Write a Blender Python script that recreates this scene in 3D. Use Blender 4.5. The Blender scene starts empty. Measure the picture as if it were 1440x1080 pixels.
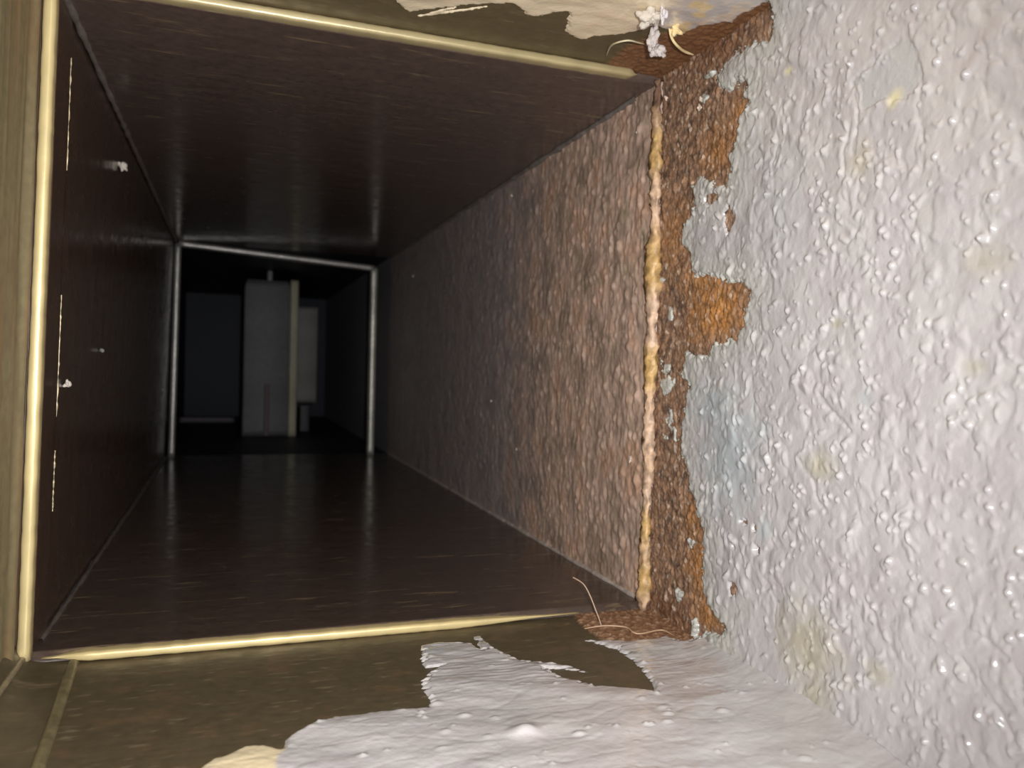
import bpy, math
import numpy as np
from mathutils import Matrix, Vector

# ------------------------------------------------------------------ camera, light, exposure
scene = bpy.context.scene
COL = scene.collection
F = 1111.0                                   # focal length in pixels of the 1440 x 1080 frame
d_img = np.array([-395., -30., F]); d_img /= np.linalg.norm(d_img)          # duct axis seen by the camera
h_img = np.array([3123., 58., F]); h_img -= d_img * h_img.dot(d_img); h_img /= np.linalg.norm(h_img)
u_img = -np.cross(d_img, h_img)
R = np.array([h_img, d_img, u_img])          # rows: world X, Y, Z in image axes (right, down, forward)
c_right, c_down, c_fwd = R[:, 0], R[:, 1], R[:, 2]
D0 = 0.2                                     # distance to the front lip of the liner
CZ = 0.0690
CAM = np.array([0.0, 0.0, CZ])

cam = bpy.data.cameras.new('camera'); camo = bpy.data.objects.new('camera', cam); COL.objects.link(camo)
cam.sensor_width = 36.0; cam.lens = F / 1440 * 36.0
cam.clip_start = 0.002; cam.clip_end = 20
cam.dof.use_dof = True; cam.dof.focus_distance = 0.185; cam.dof.aperture_fstop = 26.0
m = Matrix.Identity(4)
for i in range(3):
    m[i][0] = c_right[i]; m[i][1] = -c_down[i]; m[i][2] = -c_fwd[i]; m[i][3] = CAM[i]
camo.matrix_world = m
scene.camera = camo

world = bpy.data.worlds.new('world'); scene.world = world; world.use_nodes = True
world.node_tree.nodes['Background'].inputs[0].default_value = (0.85, 0.9, 1.0, 1)
world.node_tree.nodes['Background'].inputs[1].default_value = 0.05

fl = bpy.data.lights.new('flash_light', 'SPOT'); flo = bpy.data.objects.new('flash_light', fl); COL.objects.link(flo)
fl.energy = 2.05; fl.color = (1.0, 0.995, 0.985); fl.shadow_soft_size = 0.0022
fl.spot_size = math.radians(129); fl.spot_blend = 1.0
f_pos = CAM + 0.013 * c_right - 0.006 * c_down - 0.004 * c_fwd
f_dir = c_fwd - 0.34 * c_right
flo.location = f_pos
flo.rotation_euler = Vector(f_dir).to_track_quat('-Z', 'Y').to_euler()

vs = scene.view_settings
vs.view_transform = 'Standard'; vs.look = 'None'; vs.gamma = 1.0; vs.use_curve_mapping = False
vs.exposure = 0.0

# ------------------------------------------------------------------ helpers
def ray(px, py):
    return (px - 720.0) * c_right + (py - 540.0) * c_down + F * c_fwd
def on(axis, value, px, py):
    """the point of the plane world[axis] = value that shows at a pixel"""
    r = ray(px, py); return CAM + r * ((value - CAM[axis]) / r[axis])
def lin(r, g, b):
    c = np.array([r, g, b], float) / 255.0
    return np.where(c <= 0.04045, c / 12.92, ((c + 0.055) / 1.055) ** 2.4)

rng = np.random.default_rng(7)
def hash2(ix, iy, seed):
    h = (ix.astype(np.int64) * 374761393 + iy.astype(np.int64) * 668265263 + seed * 1442695041) & 0x7fffffff
    h = ((h ^ (h >> 13)) * 1274126177) & 0x7fffffff
    h = ((h ^ (h >> 16)) * 60493) & 0x7fffffff
    return (h ^ (h >> 11)) & 0xffffff
def rnd(ix, iy, seed): return hash2(ix, iy, seed) / float(0xffffff)
def perlin(x, y, seed=0):
    x0 = np.floor(x); y0 = np.floor(y); fx = x - x0; fy = y - y0
    x0 = x0.astype(np.int64); y0 = y0.astype(np.int64)
    def g(i, j):
        a = rnd(x0 + i, y0 + j, seed) * 2 * np.pi
        return np.cos(a) * (fx - i) + np.sin(a) * (fy - j)
    sx = fx * fx * fx * (fx * (fx * 6 - 15) + 10); sy = fy * fy * fy * (fy * (fy * 6 - 15) + 10)
    a = g(0, 0) * (1 - sx) + g(1, 0) * sx
    b = g(0, 1) * (1 - sx) + g(1, 1) * sx
    return (a * (1 - sy) + b * sy) * 1.5
def fbm(x, y, seed=0, octaves=3, gain=0.5):
    t = 0; a = 1.0; s = 0
    for k in range(octaves):
        t = t + a * perlin(x * 2 ** k + 17.3 * k, y * 2 ** k - 9.1 * k, seed + k); s += a; a *= gain
    return t / s
def bumps(x, y, seed, r=0.6, keep=0.6):
    """rounded blisters of uneven size, one per cell"""
    x0 = np.floor(x).astype(np.int64); y0 = np.floor(y).astype(np.int64); out = np.zeros_like(x)
    for i in (-1, 0, 1):
        for j in (-1, 0, 1):
            cx = x0 + i; cy = y0 + j
            px = cx + rnd(cx, cy, seed); py = cy + rnd(cx, cy, seed + 1)
            rr = r * (0.45 + 0.75 * rnd(cx, cy, seed + 2)); on_ = rnd(cx, cy, seed + 3) < keep
            d = np.sqrt((x - px) ** 2 + (y - py) ** 2) / rr
            out = np.maximum(out, np.where(on_, np.clip(1 - d * d, 0, 1) ** 1.0 * rr, 0))
    return out
def smooth(a, b, x):
    t = np.clip((x - a) / (b - a), 0, 1); return t * t * (3 - 2 * t)
def sdf(poly, x, y):
    """signed distance, positive inside"""
    n = len(poly); d = np.full(x.shape, 1e9); ins = np.zeros(x.shape, bool)
    for i in range(n):
        ax, ay = poly[i]; bx, by = poly[(i + 1) % n]
        ex, ey = bx - ax, by - ay; L = ex * ex + ey * ey + 1e-18
        t = np.clip(((x - ax) * ex + (y - ay) * ey) / L, 0, 1)
        d = np.minimum(d, (x - ax - t * ex) ** 2 + (y - ay - t * ey) ** 2)
        c = (ay > y) != (by > y)
        xi = ax + (y - ay) * ex / (ey if abs(ey) > 1e-12 else 1e-12)
        ins ^= c & (x < xi)
    d = np.sqrt(d); return np.where(ins, d, -d)

def link(o, parent=None):
    COL.objects.link(o)
    if parent is not None:
        o.parent = parent
        o.matrix_parent_inverse = Matrix.Translation(-parent.location)
    return o
def tag(o, label=None, cat=None, group=None, kind=None):
    if label: o['label'] = label
    if cat: o['category'] = cat
    if group: o['group'] = group
    if kind: o['kind'] = kind
    return o
def empty(name, loc):
    o = bpy.data.objects.new(name, None); o.empty_display_size = 0.01; o.location = loc
    return link(o)
def mesh_obj(name, co, faces, mat, parent=None, color=None, smooth_shade=True):
    me = bpy.data.meshes.new(name)
    co = np.asarray(co, np.float32); faces = np.asarray(faces, np.int32)
    me.vertices.add(len(co)); me.vertices.foreach_set('co', co.ravel())
    k = faces.shape[1]
    me.loops.add(faces.size); me.loops.foreach_set('vertex_index', faces.ravel())
    me.polygons.add(len(faces)); me.polygons.foreach_set('loop_start', np.arange(0, faces.size, k, dtype=np.int32))
    me.polygons.foreach_set('use_smooth', np.full(len(faces), smooth_shade))
    if color is not None:
        a = me.attributes.new('Col', 'FLOAT_COLOR', 'POINT')
        c = np.ones((len(co), 4), np.float32); c[:, :3] = color; a.data.foreach_set('color', c.ravel())
    me.update(calc_edges=True); me.validate()
    me.materials.append(mat)
    return link(bpy.data.objects.new(name, me), parent)
def grid_faces(nu, nv, flip=False):
    i = np.arange(nu * nv).reshape(nu, nv)
    a, b, c, d = i[:-1, :-1].ravel(), i[1:, :-1].ravel(), i[1:, 1:].ravel(), i[:-1, 1:].ravel()
    return np.stack([a, d, c, b] if flip else [a, b, c, d], 1)
def compact(co, faces, color):
    used = np.zeros(len(co), bool); used[faces.ravel()] = True
    idx = np.cumsum(used) - 1
    return co[used], idx[faces], None if color is None else color[used]
def sweep(name, pts, prof, ax_a, ax_b, mat, parent=None, scale=None, color=None, jitter=None):
    """carry a closed profile (list of (a, b)) along a path, with capped ends"""
    pts = np.asarray(pts, float); prof = np.asarray(prof, float); n = len(pts); k = len(prof)
    ax_a = np.asarray(ax_a, float); ax_b = np.asarray(ax_b, float)
    sc = np.ones((n, 2)) if scale is None else np.asarray(scale, float).reshape(n, -1) * np.ones((n, 2))
    co = pts[:, None, :] + (prof[None, :, :1] * sc[:, None, :1]) * ax_a + (prof[None, :, 1:] * sc[:, None, 1:]) * ax_b
    co = co.reshape(-1, 3)
    if jitter is not None: co = co + jitter
    q = []
    for i in range(n - 1):
        for j in range(k):
            q.append((i * k + j, i * k + (j + 1) % k, (i + 1) * k + (j + 1) % k, (i + 1) * k + j))
    c0 = len(co); co = np.vstack([co, pts[:1], pts[-1:]])
    for j in range(k):
        q.append((c0, (j + 1) % k, j, j)); q.append((c0 + 1, (n - 1) * k + j, (n - 1) * k + (j + 1) % k, (n - 1) * k + (j + 1) % k))
    me = bpy.data.meshes.new(name)
    me.from_pydata([tuple(v) for v in co], [], [tuple(dict.fromkeys(f)) for f in q])
    if color is not None:
        col = np.ones((len(co), 4), np.float32); cc = np.asarray(color)
        if cc.ndim == 1: cc = np.tile(cc, (len(co), 1))
        elif len(cc) == n: cc = np.vstack([np.repeat(cc, k, 0), cc[:1], cc[-1:]])
        col[:, :3] = cc
        a = me.attributes.new('Col', 'FLOAT_COLOR', 'POINT'); a.data.foreach_set('color', col.ravel())
    for p in me.polygons: p.use_smooth = True
    me.materials.append(mat)
    o = bpy.data.objects.new(name, me)
    import bmesh
    bm = bmesh.new(); bm.from_mesh(me); bmesh.ops.recalc_face_normals(bm, faces=bm.faces); bm.to_mesh(me); bm.free()
    return link(o, parent)
def rounded_rect(w, h, r, n=4):
    out = []
    for cx, cy, a0 in ((w / 2 - r, h / 2 - r, 0), (-w / 2 + r, h / 2 - r, 90), (-w / 2 + r, -h / 2 + r, 180), (w / 2 - r, -h / 2 + r, 270)):
        for k in range(n + 1):
            a = math.radians(a0 + 90 * k / n); out.append((cx + r * math.cos(a), cy + r * math.sin(a)))
    return out
def tube(name, pts, rad, mat, parent=None, k=8, color=None):
    """round strand along a bent path, frame carried along"""
    pts = np.asarray(pts, float); n = len(pts); rad = np.ones(n) * rad
    t = np.gradient(pts, axis=0); t /= np.linalg.norm(t, axis=1)[:, None] + 1e-12
    up = np.array([0.31, 0.2, 0.93]); co = []
    for i in range(n):
        a = np.cross(t[i], up); a /= np.linalg.norm(a) + 1e-12; b = np.cross(t[i], a)
        for j in range(k):
            w = 2 * math.pi * j / k; co.append(pts[i] + rad[i] * (math.cos(w) * a + math.sin(w) * b))
    f = [(i * k + j, i * k + (j + 1) % k, (i + 1) * k + (j + 1) % k, (i + 1) * k + j) for i in range(n - 1) for j in range(k)]
    col = None if color is None else np.tile(np.asarray(color), (len(co), 1))
    return mesh_obj(name, co, f, mat, parent, col)
def spline(pts, n):
    pts = np.asarray(pts, float); s = np.linspace(0, len(pts) - 1, n); out = []
    for v in s:
        i = min(int(v), len(pts) - 2); t = v - i
        p0 = pts[max(i - 1, 0)]; p1 = pts[i]; p2 = pts[i + 1]; p3 = pts[min(i + 2, len(pts) - 1)]
        out.append(0.5 * (2 * p1 + (p2 - p0) * t + (2 * p0 - 5 * p1 + 4 * p2 - p3) * t * t + (3 * p1 - p0 - 3 * p2 + p3) * t ** 3))
    return np.array(out)

# ------------------------------------------------------------------ materials
def material(name, color=None, rough=0.5, metal=0.0, spec=0.5, bump=0.0, bump_scale=(2000, 2000, 2000),
             rough_var=0.0, tint_var=0.0, streak=None, coat=0.0):
    mt = bpy.data.materials.new(name); mt.use_nodes = True
    nt = mt.node_tree; N = nt.nodes; L = nt.links; p = N['Principled BSDF']
    p.inputs['Roughness'].default_value = rough; p.inputs['Metallic'].default_value = metal
    p.inputs['Specular IOR Level'].default_value = spec; p.inputs['Coat Weight'].default_value = coat
    p.inputs['Coat Roughness'].default_value = 0.07
    tc = N.new('ShaderNodeTexCoord')
    def noise(scale, detail=3.0, rough_=0.55):
        mp = N.new('ShaderNodeMapping'); mp.inputs['Scale'].default_value = scale
        L.new(tc.outputs['Object'], mp.inputs['Vector'])
        nz = N.new('ShaderNodeTexNoise'); nz.inputs['Scale'].default_value = 1.0
        nz.inputs['Detail'].default_value = detail; nz.inputs['Roughness'].default_value = rough_
        L.new(mp.outputs['Vector'], nz.inputs['Vector']); return nz.outputs['Fac']
    if color is None:
        at = N.new('ShaderNodeAttribute'); at.attribute_name = 'Col'; base = at.outputs['Color']
    else:
        rg = N.new('ShaderNodeRGB'); rg.outputs[0].default_value = (*color, 1); base = rg.outputs[0]
    if tint_var:
        mr = N.new('ShaderNodeMapRange'); mr.inputs['From Min'].default_value = 0.3; mr.inputs['From Max'].default_value = 0.7
        mr.inputs['To Min'].default_value = 1 - tint_var; mr.inputs['To Max'].default_value = 1 + tint_var
        L.new(noise((420, 420, 420), 5.0), mr.inputs['Value'])
        mx = N.new('ShaderNodeVectorMath'); mx.operation = 'SCALE'
        L.new(base, mx.inputs[0]); L.new(mr.outputs['Result'], mx.inputs['Scale']); base = mx.outputs['Vector']
    if streak:
        sc, lo, hi, colr, amount = streak
        mr = N.new('ShaderNodeMapRange'); mr.inputs['From Min'].default_value = lo; mr.inputs['From Max'].default_value = hi
        L.new(noise(sc, 4.0, 0.6), mr.inputs['Value'])
        ml = N.new('ShaderNodeMath'); ml.operation = 'MULTIPLY'; ml.inputs[1].default_value = amount
        L.new(mr.outputs['Result'], ml.inputs[0])
        mx = N.new('ShaderNodeMix'); mx.data_type = 'RGBA'; mx.inputs['B'].default_value = (*colr, 1)
        L.new(ml.outputs[0], mx.inputs['Factor']); L.new(base, mx.inputs['A']); base = mx.outputs['Result']
    L.new(base, p.inputs['Base Color'])
    if rough_var:
        mr = N.new('ShaderNodeMapRange'); mr.inputs['From Min'].default_value = 0.3; mr.inputs['From Max'].default_value = 0.7
        mr.inputs['To Min'].default_value = max(rough - rough_var, 0.03); mr.inputs['To Max'].default_value = min(rough + rough_var, 1)
        L.new(noise((150, 150, 150), 4.0), mr.inputs['Value']); L.new(mr.outputs['Result'], p.inputs['Roughness'])
    if bump:
        bp = N.new('ShaderNodeBump'); bp.inputs['Strength'].default_value = 1.0; bp.inputs['Distance'].default_value = bump
        L.new(noise(bump_scale, 4.0, 0.6), bp.inputs['Height']); L.new(bp.outputs['Normal'], p.inputs['Normal'])
    return mt

M_PAINT = material('gloss_paint', None, rough=0.16, spec=0.6, coat=1.0, bump=0.00013, bump_scale=(900, 900, 900), rough_var=0.03)
M_RUST = material('rust', None, rough=0.4, spec=0.5, bump=0.00022, bump_scale=(1100, 1100, 900), rough_var=0.2, tint_var=0.35)
M_SCALE = material('rusty_steel', None, rough=0.38, spec=0.5, bump=0.00012, bump_scale=(900, 800, 600), rough_var=0.12, tint_var=0.16)
PALE = tuple(lin(140, 122, 95))
M_OUT_H = material('dark_bronze_sheet', tuple(lin(86, 76, 57)), rough=0.42, spec=0.4, bump=0.00004, bump_scale=(500, 900, 500), rough_var=0.1,
                   tint_var=0.12, streak=((70, 420, 200), 0.62, 0.75, PALE, 0.5))
M_OUT_V = material('bronze_side_sheet', tuple(lin(134, 122, 92)), rough=0.45, spec=0.4, bump=0.00004, bump_scale=(500, 900, 60), rough_var=0.1,
                   tint_var=0.15, streak=((200, 300, 25), 0.5, 0.7, tuple(lin(150, 112, 78)), 0.6))
M_LIN_H = material('lacquered_liner_sheet', tuple(lin(92, 77, 70)), rough=0.2, spec=0.5, bump=0.000012, bump_scale=(300, 900, 300), rough_var=0.08,
                   tint_var=0.15, streak=((60, 420, 200), 0.60, 0.72, PALE, 0.75))
M_LIN_F = material('lacquered_liner_floor', tuple(lin(78, 65, 58)), rough=0.2, spec=0.5, bump=0.000012, bump_scale=(300, 900, 300), rough_var=0.08,
                   tint_var=0.15, streak=((60, 420, 200), 0.60, 0.72, PALE, 0.7))
M_LIN_V = material('lacquered_liner_side', tuple(lin(80, 62, 52)), rough=0.22, spec=0.5, bump=0.000015, bump_scale=(900, 300, 100), rough_var=0.08,
                   tint_var=0.15)
M_LIP = material('bare_brass_edge', None, rough=0.38, metal=0.25, spec=0.6, bump=0.00003, bump_scale=(700, 700, 700), rough_var=0.08)
M_SEAM = material('weld_bead', None, rough=0.45, spec=0.5, bump=0.00008, bump_scale=(1200, 300, 1200), tint_var=0.3)
M_FRAME = material('worn_steel_frame', None, rough=0.35, metal=0.3, spec=0.6, bump=0.00003, bump_scale=(400, 400, 400), tint_var=0.2)
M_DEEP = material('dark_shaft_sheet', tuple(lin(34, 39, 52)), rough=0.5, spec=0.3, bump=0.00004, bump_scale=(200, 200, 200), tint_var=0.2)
M_DEEP_R = material('grey_shaft_side', tuple(lin(150, 146, 148)), rough=0.45, spec=0.4, bump=0.00004, bump_scale=(200, 200, 200), tint_var=0.2)  # paler than the other shaft sides: lit haze put into the colour
M_FLAP = material('dull_grey_plate', None, rough=0.5, spec=0.4, bump=0.00004, bump_scale=(300, 300, 100), tint_var=0.15)
M_DUST = material('pale_lint', None, rough=0.85, spec=0.3, bump=0.0002, bump_scale=(1800, 1800, 1800), tint_var=0.1)
M_HAIR = material('pale_fibre', None, rough=0.4, spec=0.5, tint_var=0.1)

# ------------------------------------------------------------------ main dimensions (metres), read off the lip
Y1 = D0                                    # front lip
Y2 = 0.59                                  # frame at the far end of the liner
Y3 = 1.04                                  # end of the shaft
XR = on(1, Y1, 915, 515)[0]                # liner right side
ZT = on(1, Y1, 325, 18)[2]                 # liner ceiling
ZB = on(1, Y1, 325, 896)[2]                # liner floor
pl_b = on(1, Y1, 44, 912); pl_t = on(1, Y1, 82, 0)
def XL(z):                                 # the left side leans a little
    return pl_b[0] + (pl_t[0] - pl_b[0]) * (z - pl_b[2]) / (pl_t[2] - pl_b[2])
T = 0.0024
ZBo = ZB - T; ZTo = ZT + T; XRo = XR + 0.0016
def XLo(z): return XL(z) - 0.0034
Y0 = 0.02                                  # mouth of the duct on the camera's side

# ------------------------------------------------------------------ outer duct: right wall, rust under peeling paint
ys = np.concatenate([np.arange(Y0, 0.075, 0.0006), np.arange(0.075, Y1 + 0.0004, 0.00028)])
zs = np.arange(ZBo - 0.001, ZTo + 0.001, 0.00029)
Yg, Zg = np.meshgrid(ys, zs, indexing='ij')
def right_uv(pts): return [tuple(on(0, XRo, *p)[1:]) for p in pts]
paint_edge = [(1086, -60), (1087, 0), (1091, 28), (1088, 45), (1084, 56), (1070, 62), (1050, 66), (1036, 74), (1024, 84), (1012, 108), (1010, 120),
              (1030, 124), (1050, 112), (1056, 118), (1050, 134), (1054, 146), (1042, 160), (1040, 182), (1038, 200), (1030, 212), (1026, 226), (1030, 240), (1022, 262),
              (1008, 262), (998, 258), (990, 246), (984, 252), (976, 262), (978, 290), (970, 306), (961, 322), (960, 340), (968, 356), (976, 370), (978, 388), (996, 388), (1014, 392),
              (1036, 396), (1046, 398), (1056, 408), (1056, 420), (1046, 432), (1046, 448), (1048, 464), (1038, 474), (1022, 480), (1008, 484), (1002, 492), (996, 500),
              (980, 498), (964, 500), (962, 530), (974, 545), (966, 560), (962, 590), (960, 620), (962, 640), (968, 660), (972, 684), (978, 705), (986, 730), (992, 745),
              (990, 770), (990, 790), (991, 815), (989, 830), (998, 846), (1008, 868), (1023, 878), (1024, 890), (1000, 893), (985, 896), (970, 905), (955, 920),
              (1120, 1300), (3000, 3000), (3000, -2000), (1100, -400)]
pe = [(p[0], p[1]) for p in paint_edge[:-4]]
edge_uv = right_uv(pe)
poly = edge_uv + [(0.17, -0.05), (-0.2, -0.05), (-0.2, 0.4), (edge_uv[0][0], 0.4)]
s = sdf(poly, Yg, Zg)
def blob(px, py, rx, ry, axis_plane=None, warp=0.35, seed=3):
    """soft spot on the right wall, given where it shows and its pixel radii"""
    c = on(0, XRo, px, py); a = on(0, XRo, px + rx, py); b = on(0, XRo, px, py + ry)
    ru = abs(a[1] - c[1]) + 1e-6; rv = abs(b[2] - c[2]) + 1e-6
    w = perlin(Yg / 0.004, Zg / 0.004, seed) * warp
    if warp >= 0.5: w = w + 0.9 * fbm(Yg / 0.0022, Zg / 0.0036, seed + 50, 3, 0.65)
    return np.clip(1.2 - np.sqrt(((Yg - c[1]) / ru) ** 2 + ((Zg - c[2]) / rv) ** 2) + w, 0, 1)
# bare holes in the paint and painted crumbs on the rust
hole = np.zeros_like(s)
for px, py, rx, ry in [(1002, 280, 11, 8), (1027, 310, 9, 16), (1024, 298, 6, 8), (1065, 742, 3, 6), (1052, 734, 3, 4), (1035, 768, 3, 4), (1069, 774, 4, 5),
                       (1032, 828, 8, 12), (1046, 733, 3, 3)]:
    hole = np.maximum(hole, blob(px, py, rx, ry, warp=0.5, seed=5))
crumb = np.zeros_like(s)
for px, py, rx, ry in [(938, 545, 9, 26), (944, 600, 9, 20), (936, 520, 7, 16), (950, 618, 5, 10), (972, 762, 6, 12), (956, 838, 6, 11), (978, 880, 6, 14),
                       (945, 440, 4, 14), (932, 394, 8, 5), (1000, 105, 8, 5), (992, 142, 5, 9), (985, 255, 5, 12)]:
    crumb = np.maximum(crumb, blob(px, py, rx, ry, warp=0.7, seed=9))
n_fine = fbm(Yg / 0.0016, Zg / 0.0016, 11, 3, 0.6)
n_mid = fbm(Yg / 0.006, Zg / 0.006, 21, 3)
n_edge = fbm(Yg / 0.0032, Zg / 0.0026, 15, 5, 0.72)
s2 = s + 0.0010 * n_mid + 0.0030 * n_edge * np.exp(-(s / 0.004) ** 2) + 0.0006 * n_fine
s2 = np.minimum(s2, 0.0016 - 0.004 * hole)
s2 = np.maximum(s2, np.where(crumb > 0.02, (crumb - 0.5) * 0.0012 + 0.0007 * n_fine, -1))
# rust relief: flaky, dragged downwards
h_rust = 0.00075 * fbm(Yg / 0.0017, Zg / 0.0020, 31, 4, 0.7) + 0.0004 * fbm(Yg / 0.007, Zg / 0.011, 41, 3) \
    + 0.0006 * np.clip(fbm(Yg / 0.0013, Zg / 0.0022, 47, 3) - 0.05, 0, 1) + 0.0007 * bumps(Yg / 0.0022, Zg / 0.0030, 49, 0.5, 0.35)
# paint relief: sagging drips, blisters, creases
rough_zone = np.exp(-np.clip(s, 0, 1) / 0.006)
wy = Yg + 0.0014 * perlin(Yg / 0.007, Zg / 0.007, 61); wz = Zg + 0.0014 * perlin(Yg / 0.007 + 31, Zg / 0.007, 62)
wy = wy + 0.0007 * perlin(Yg / 0.0021, Zg / 0.0030, 63); wz = wz + 0.0007 * perlin(Yg / 0.0021 + 7, Zg / 0.0030, 64)
h_p = 0.0009 * fbm(wy / 0.017, wz / 0.019, 71, 2) + 0.00036 * fbm(wy / 0.0050, wz / 0.0058, 81, 2)
pebble = smooth(-0.5, 0.3, perlin(Yg / 0.013, Zg / 0.016, 83))
h_p += (0.00095 * bumps(wy / 0.0036, wz / 0.0042, 91, 0.55, 0.55) + 0.0009 * bumps(wy / 0.0021, wz / 0.0027, 95, 0.5, 0.36)) * (0.15 + 0.75 * pebble)
h_p += 0.0011 * bumps(wy / 0.0016, wz / 0.0018, 97, 0.5, 0.13)
h_p += 0.0029 * bumps(wy / 0.0022, wz / 0.0023, 103, 0.40, 0.19) * smooth(-0.15, 0.15, perlin(Yg / 0.008, Zg / 0.012, 105))
h_p += 0.0032 * bumps(Yg / 0.0020, Zg / 0.0020, 107, 0.38, 0.26) * smooth(-0.05, 0.2, perlin(Yg / 0.009, Zg / 0.014, 109)) * smooth(0.012, 0.035, s)
h_p -= 0.00045 * bumps(wy / 0.0042, wz / 0.0060, 99, 0.45, 0.4)
h_p += 0.00018 * perlin(wy / 0.0016, wz / 0.0022, 101) * (0.5 + 1.0 * rough_zone)
h_p += 0.00034 * fbm(Yg / 0.0011, Zg / 0.0013, 111, 3, 0.6) * rough_zone
crease = np.abs(fbm(wy / 0.009, wz / 0.013, 121, 3)); h_p -= 0.00024 * np.exp(-(crease / 0.05) ** 2) * smooth(0.0, 0.4, perlin(Yg / 0.012, Zg / 0.012, 123))
def groove(pts, width, depth):
    """a line pressed into the paint"""
    global h_p
    uv = right_uv(pts); dd = np.full(s.shape, 1e9)
    for (a, b), (c, e) in zip(uv[:-1], uv[1:]):
        L = (c - a) ** 2 + (e - b) ** 2
        t = np.clip(((Yg - a) * (c - a) + (Zg - b) * (e - b)) / L, 0, 1)
        dd = np.minimum(dd, np.hypot(Yg - a - t * (c - a), Zg - b - t * (e - b)))
    dd = dd + 0.0009 * n_mid + 0.0004 * n_fine
    h_p = h_p - depth * (0.45 + 0.9 * smooth(-0.3, 0.3, n_mid)) * 0.8 * np.exp(-(dd / width) ** 2)
groove([(1268, 60), (1237, 82), (1202, 115), (1210, 140), (1210, 175), (1203, 215)], 0.0005, 0.0009)
groove([(1200, 175), (1190, 215), (1192, 250)], 0.0005, 0.0006)
groove([(1300, 110), (1298, 150), (1302, 200), (1300, 240)], 0.0006, 0.0005)
groove([(1155, 555), (1168, 575), (1185, 590), (1200, 605)], 0.0005, 0.0008)
groove([(1128, 645), (1150, 680), (1152, 700), (1165, 720)], 0.0005, 0.0007)
groove([(1078, 600), (1085, 640), (1090, 660)], 0.0004, 0.0006)
groove([(1355, 925), (1380, 960), (1410, 1000), (1440, 1052)], 0.0006, 0.0009)
groove([(1380, 892), (1410, 915), (1440, 950)], 0.0006, 0.0007)
groove([(1210, 985), (1212, 1010), (1200, 1030), (1180, 1045)], 0.0006, 0.0007)
groove([(1232, 860), (1240, 890), (1262, 920)], 0.0006, 0.0007)
# clean chips in the top coat: flat shallow plates with an older coat showing
chip = np.zeros_like(s)
chip_poly = right_uv([(1270, 62), (1205, 116), (1216, 150), (1240, 142), (1258, 150), (1278, 132), (1300, 108), (1292, 80)])
cs = sdf(chip_poly, Yg, Zg); chip = smooth(-0.0002, 0.0004, cs + 0.0030 * n_mid + 0.0010 * n_fine)
h_p = h_p * (1 - 0.75 * chip) - 0.0003 * chip
# thick paint gathers in the corners
corner = np.exp(-np.clip(Zg - ZBo, 0, 1) / 0.0035) + np.exp(-np.clip(ZTo - Zg, 0, 1) / 0.0025)
thick = 0.00075
prof = smooth(-0.0004, 0.0009, s2)
h_paint = h_rust * (1 - prof) + prof * (thick + h_p * (0.35 + 0.65 * smooth(0, 0.004, s2))) + prof * 0.0016 * corner
h_paint = np.where(s2 < 0.0001, h_rust - 0.00015, h_paint)
h_paint = h_paint - 0.0003 * (1 - smooth(-0.0006, 0.0003, s2))

def mixc(a, b, f): return a * (1 - f[..., None]) + np.asarray(b) * f[..., None]
n_c = fbm(Yg / 0.010, Zg / 0.012, 131, 3); n_c2 = fbm(Yg / 0.003, Zg / 0.0036, 141, 4, 0.7)
rc = np.zeros(s.shape + (3,)) + lin(144, 114, 93)
rc = mixc(rc, lin(98, 78, 67), smooth(0.0, 0.45, n_c2 + 0.3 * n_c))
rc = mixc(rc, lin(178, 136, 104), smooth(0.05, 0.5, -n_c2) * 0.7)
orange = np.maximum.reduce([blob(1008, 435, 52, 52, seed=12), blob(990, 395, 40, 30, seed=12) * 0.7, blob(1048, 165, 26, 40, seed=13) * 0.8, blob(985, 800, 24, 50, seed=14) * 0.8,
                            blob(1010, 210, 30, 40, seed=15) * 0.6, blob(948, 330, 22, 60, seed=16) * 0.5, blob(998, 860, 26, 30, seed=17) * 0.8, blob(975, 730, 16, 40, seed=18) * 0.6])
rc = mixc(rc, lin(182, 126, 68), np.clip(orange, 0, 1) * 0.8)
rc = mixc(rc, lin(112, 72, 46), np.clip(np.maximum(blob(1010, 50, 70, 45, seed=19), blob(940, 860, 40, 26, seed=20)), 0, 1) * 0.6)
speck = bumps(Yg / 0.0022, Zg / 0.0026, 151, 0.30, 0.12); speck_f = smooth(0.02, 0.10, speck)
rc = mixc(rc, lin(225, 200, 180), speck_f * 0.6)
rc = mixc(rc, lin(206, 188, 172), smooth(0.15, 0.5, fbm(Yg / 0.0013, Zg / 0.0028, 161, 3)) * 0.6)
pc = np.zeros(s.shape + (3,)) + lin(203, 198, 201)
pc = mixc(pc, lin(209, 205, 206), smooth(-0.3, 0.3, n_c))
pc = mixc(pc, lin(196, 198, 190), np.clip(np.exp(-np.clip(s, 0, 1) / 0.0045) * (0.9 + 0.5 * n_c2), 0, 1) * 0.85)
blue = np.maximum.reduce([blob(1030, 640, 50, 95, seed=22), blob(1010, 570, 40, 40, seed=22), blob(1060, 610, 40, 30, seed=23) * 0.7, blob(1100, 300, 40, 90, seed=24) * 0.4, blob(1220, 560, 20, 20, seed=24) * 0.5,
                          blob(1080, 745, 14, 18, seed=25)])
pc = mixc(pc, lin(186, 196, 202), np.clip(blue, 0, 1) * 0.8)
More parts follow.
